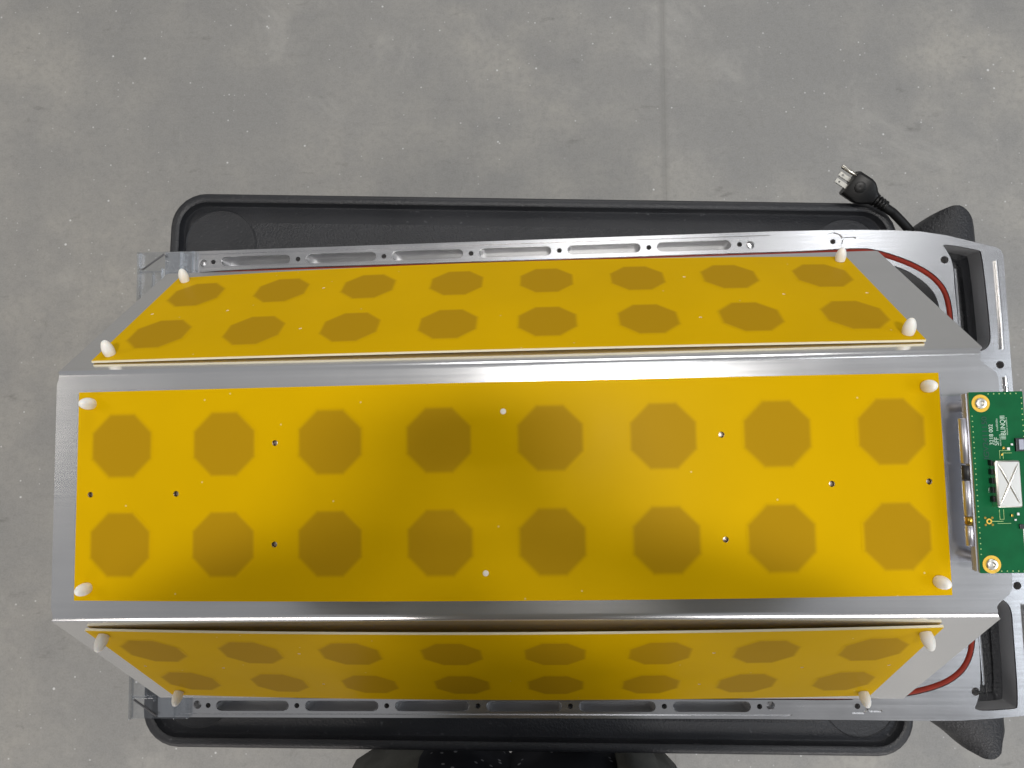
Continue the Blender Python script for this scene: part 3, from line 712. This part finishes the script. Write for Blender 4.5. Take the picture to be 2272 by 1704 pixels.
for y, z in ((.0040, -.0030), (-.0082, .0040)):
    bm = bmesh.new(); hole = circ(-.0105, y, .0014, 10); o_ = rrect(-.0150, .001, y-.0028, y+.0028, .0009, 4)
    cut_plate(bm, [o_, hole], lambda a, b: not inside(a, b, hole), z+.0008, z-.0008); obj('blade', bm, 'prong', cord, PM @ RX(.10))
bm = bmesh.new()
inv = PM.inverted()
wp = [PM @ Vector((.034, 0, 0)), PM @ Vector((.060, -.0005, -.001)), Vector((.4790, .3060, pz-.004)), Vector((.505, .2845, H-.249)), Vector((.53, .262, H-.262)), Vector((.545, .235, H-.275)), Vector((.53, .19, H-.285)), Vector((.49, .15, H-.285))]
tube(bm, [inv @ v for v in smooth_path(wp, 2)], .0052, 12); obj('cable', bm, 'rubber', cord, PM, smooth=60)

# ------------------------------------------------------------------ photographer
PX = .005
person = empty('person', T(PX, -.50, 0), 'person in open grey jacket and dark speckled trousers standing against the cart', 'person')
def skinned(name, chain, edges, mt, root=0, lv=2):
    me = bpy.data.meshes.new(name); me.from_pydata([c[:3] for c in chain], edges, []); me.materials.append(M[mt])
    o = bpy.data.objects.new(name, me); COL.objects.link(o); place(o, person, Matrix.Identity(4))
    sk = o.modifiers.new('skin', 'SKIN'); sk.use_smooth_shade = True
    for i, c in enumerate(chain):
        v = me.skin_vertices[0].data[i]; rx = c[3]; ry = c[4] if len(c) > 4 else c[3]; v.radius = (rx, ry); v.use_root = (i == root)
    sb = o.modifiers.new('sub', 'SUBSURF'); sb.levels = lv; sb.render_levels = lv
    return o
ch = []; ed = []
def add(p, r, link=None, ry=None):
    ch.append((*p, r, ry or r)); i = len(ch)-1
    if link is not None: ed.append((link, i))
    return i
hip = add((PX, -.505, .90), .115); sp1 = add((PX, -.44, 1.06), .105, hip); sp2 = add((PX, -.32, 1.26), .115, sp1); sp3 = add((PX, -.245, 1.43), .10, sp2)
nk = add((PX, -.195, 1.545), .052, sp3); hd0 = add((PX, -.150, 1.62), .066, nk); hd1 = add((PX, -.115, 1.70), .090, hd0); hd2 = add((PX, -.130, 1.775), .082, hd1)
for s in (-1, 1):
    th = add((PX+s*.09, -.49, .80), .082, hip); kn = add((PX+s*.10, -.475, .47), .055, th); cf = add((PX+s*.105, -.50, .32), .050, kn); an = add((PX+s*.105, -.515, .10), .036, cf); ft = add((PX+s*.115, -.43, .045), .034, an)
    sh = add((PX+s*.185, -.225, 1.455), .058, sp3); el = add((PX+s*.300, -.165, 1.345), .042, sh); fa = add((PX+s*.205, -.105, 1.455), .038, el); wr = add((PX+s*.090, -.050, 1.578), .026, fa)
    pm_ = add((PX+s*.070, -.010, 1.595), .021, wr)
    for k, (dy, dz, ln) in enumerate(((.020, .004, .9), (.036, .002, 1.0), (.050, -.002, .95), (.062, -.004, .75))):
        f1 = add((PX+s*.066, -.010+dy*.8, 1.597+dz), .0095, pm_); f2 = add((PX+s*(.058-.012*ln), -.006+dy*.8, 1.611+dz), .0085, f1); add((PX+s*(.052-.030*ln), -.004+dy*.8, 1.609+dz), .0075, f2)
    t1 = add((PX+s*.052, -.030, 1.591), .011, pm_); add((PX+s*.026, -.026, 1.603), .009, t1)
skinned('body', ch, ed, 'skin')
# clothing
ch = []; ed = []
hip = add((PX, -.505, .90), .128, None, .118)
for s in (-1, 1):
    th = add((PX+s*.072, -.452, .77), .130, hip); md = add((PX+s*.080, -.448, .60), .132, th); kn = add((PX+s*.10, -.470, .46), .070, md); cf = add((PX+s*.105, -.495, .30), .066, kn); add((PX+s*.105, -.512, .085), .058, cf)
tr = skinned('trousers', ch, ed, 'trousers')
ch = []; ed = []
b0 = add((PX, -.490, .95), .150, None, .14); b1 = add((PX, -.440, 1.08), .165, b0); b2 = add((PX, -.315, 1.27), .190, b1, .165); b3 = add((PX, -.225, 1.43), .158, b2); add((PX, -.200, 1.53), .076, b3)
for s in (-1, 1):
    sh = add((PX+s*.205, -.225, 1.450), .090, b3); el = add((PX+s*.310, -.160, 1.340), .062, sh); fa = add((PX+s*.215, -.110, 1.448), .052, el); add((PX+s*.110, -.062, 1.555), .038, fa)
jk = skinned('jacket', ch, ed, 'jacket')
# open skirt of the jacket, hanging either side of the trousers
for s, t0, t1 in ((-1, math.pi*.5+.30, math.pi*1.5), (1, math.pi*.5-.52, -math.pi*.5)):
    bm = bmesh.new(); rows = []
    for j in range(9):
        z = .62+j*.05; w = .214-.010*j/8+.004*math.sin(j*1.7); row = []
        for i in range(25):
            a = t0+(t1-t0)*i/24; fold = 1+.018*math.sin(i*1.1+j*.25)+.01*math.sin(i*2.7)
            sa, ca = math.sin(a), math.cos(a)
            yy = math.copysign(abs(sa)**.45, sa)*.137*fold; xx = math.copysign(abs(ca)**.75, ca)
            row.append(bm.verts.new((PX+xx*w*fold, -.468-.025*j/8+yy, z)))
        rows.append(row)
    for a, b in zip(rows, rows[1:]):
        for i in range(24): bm.faces.new((a[i], a[i+1], b[i+1], b[i]))
    h_ = obj('jacket_flap', bm, 'jacket', jk, Matrix.Identity(4), smooth=80)
    so = h_.modifiers.new('cloth', 'SOLIDIFY'); so.thickness = .005
for s in (-1, 1):
    bm = bmesh.new()
    ringloft(bm, [(rrect(-.05, .05, -.15, .13, .045), .0), (rrect(-.05, .05, -.15, .13, .045), .025), (rrect(-.046, .046, -.14, .12, .043), .05), (rrect(-.042, .042, -.13, .06, .04), .075), (rrect(-.04, .04, -.12, .0, .038), .11)], cap_first=True)
    obj('shoe', bm, 'shoe', person, T(PX+s*.112, -.45, 0), smooth=60)
bm = bmesh.new(); bmesh.ops.create_uvsphere(bm, u_segments=28, v_segments=18, radius=1)
for v in bm.verts:
    c = v.co; c.x *= .094; c.y = c.y*.105; c.z *= .095
    if c.z < -.01 and c.y > .02: c *= .8
obj('hair', bm, 'hair', person, T(PX, -.138, 1.778) @ RX(-.35), smooth=80)
for s in (-1, 1):
    bm = bmesh.new(); bmesh.ops.create_uvsphere(bm, u_segments=12, v_segments=8, radius=.012); obj('eye', bm, 'label', person, T(PX+s*.031, -.031, 1.705), smooth=80)
    bm = bmesh.new(); bmesh.ops.create_uvsphere(bm, u_segments=12, v_segments=8, radius=1)
    for v in bm.verts: v.co = Vector((v.co.x*.009, v.co.y*.02, v.co.z*.032))
    obj('ear', bm, 'skin', person, T(PX+s*.092, -.125, 1.70), smooth=80)
bm = bmesh.new(); lathe(bm, [(.016, -.014), (.013, .0), (.008, .016), (.003, .026)], 12); obj('nose', bm, 'skin', person, T(PX, -.028, 1.665) @ RX(.35), smooth=80)
bm = bmesh.new(); tube(bm, [(-.025, -.006, 0), (-.012, .003, 0), (.012, .003, 0), (.025, -.006, 0)], .005, 8); obj('mouth', bm, 'red_rubber', person, T(PX, -.050, 1.630), smooth=80)
# compact camera in the hands
CMX = T(.0122, .0386, H+.5616) @ RX(math.radians(4.8))
bm = bmesh.new(); box(bm, -.05, .05, -.045, .022, .016, .036, .004)
cb = obj('compact_camera', bm, 'camera_body', None, CMX, smooth=40); tag(cb, 'black compact camera held out over the antenna unit by the person', 'camera')
bm = bmesh.new(); lathe(bm, [(.017, .004), (.021, .005), (.021, .0165), (.010, .0165), (.010, .010), (.0165, .006)], 28, cap=False); obj('lens_barrel', bm, 'camera_body', cb, CMX, smooth=40)
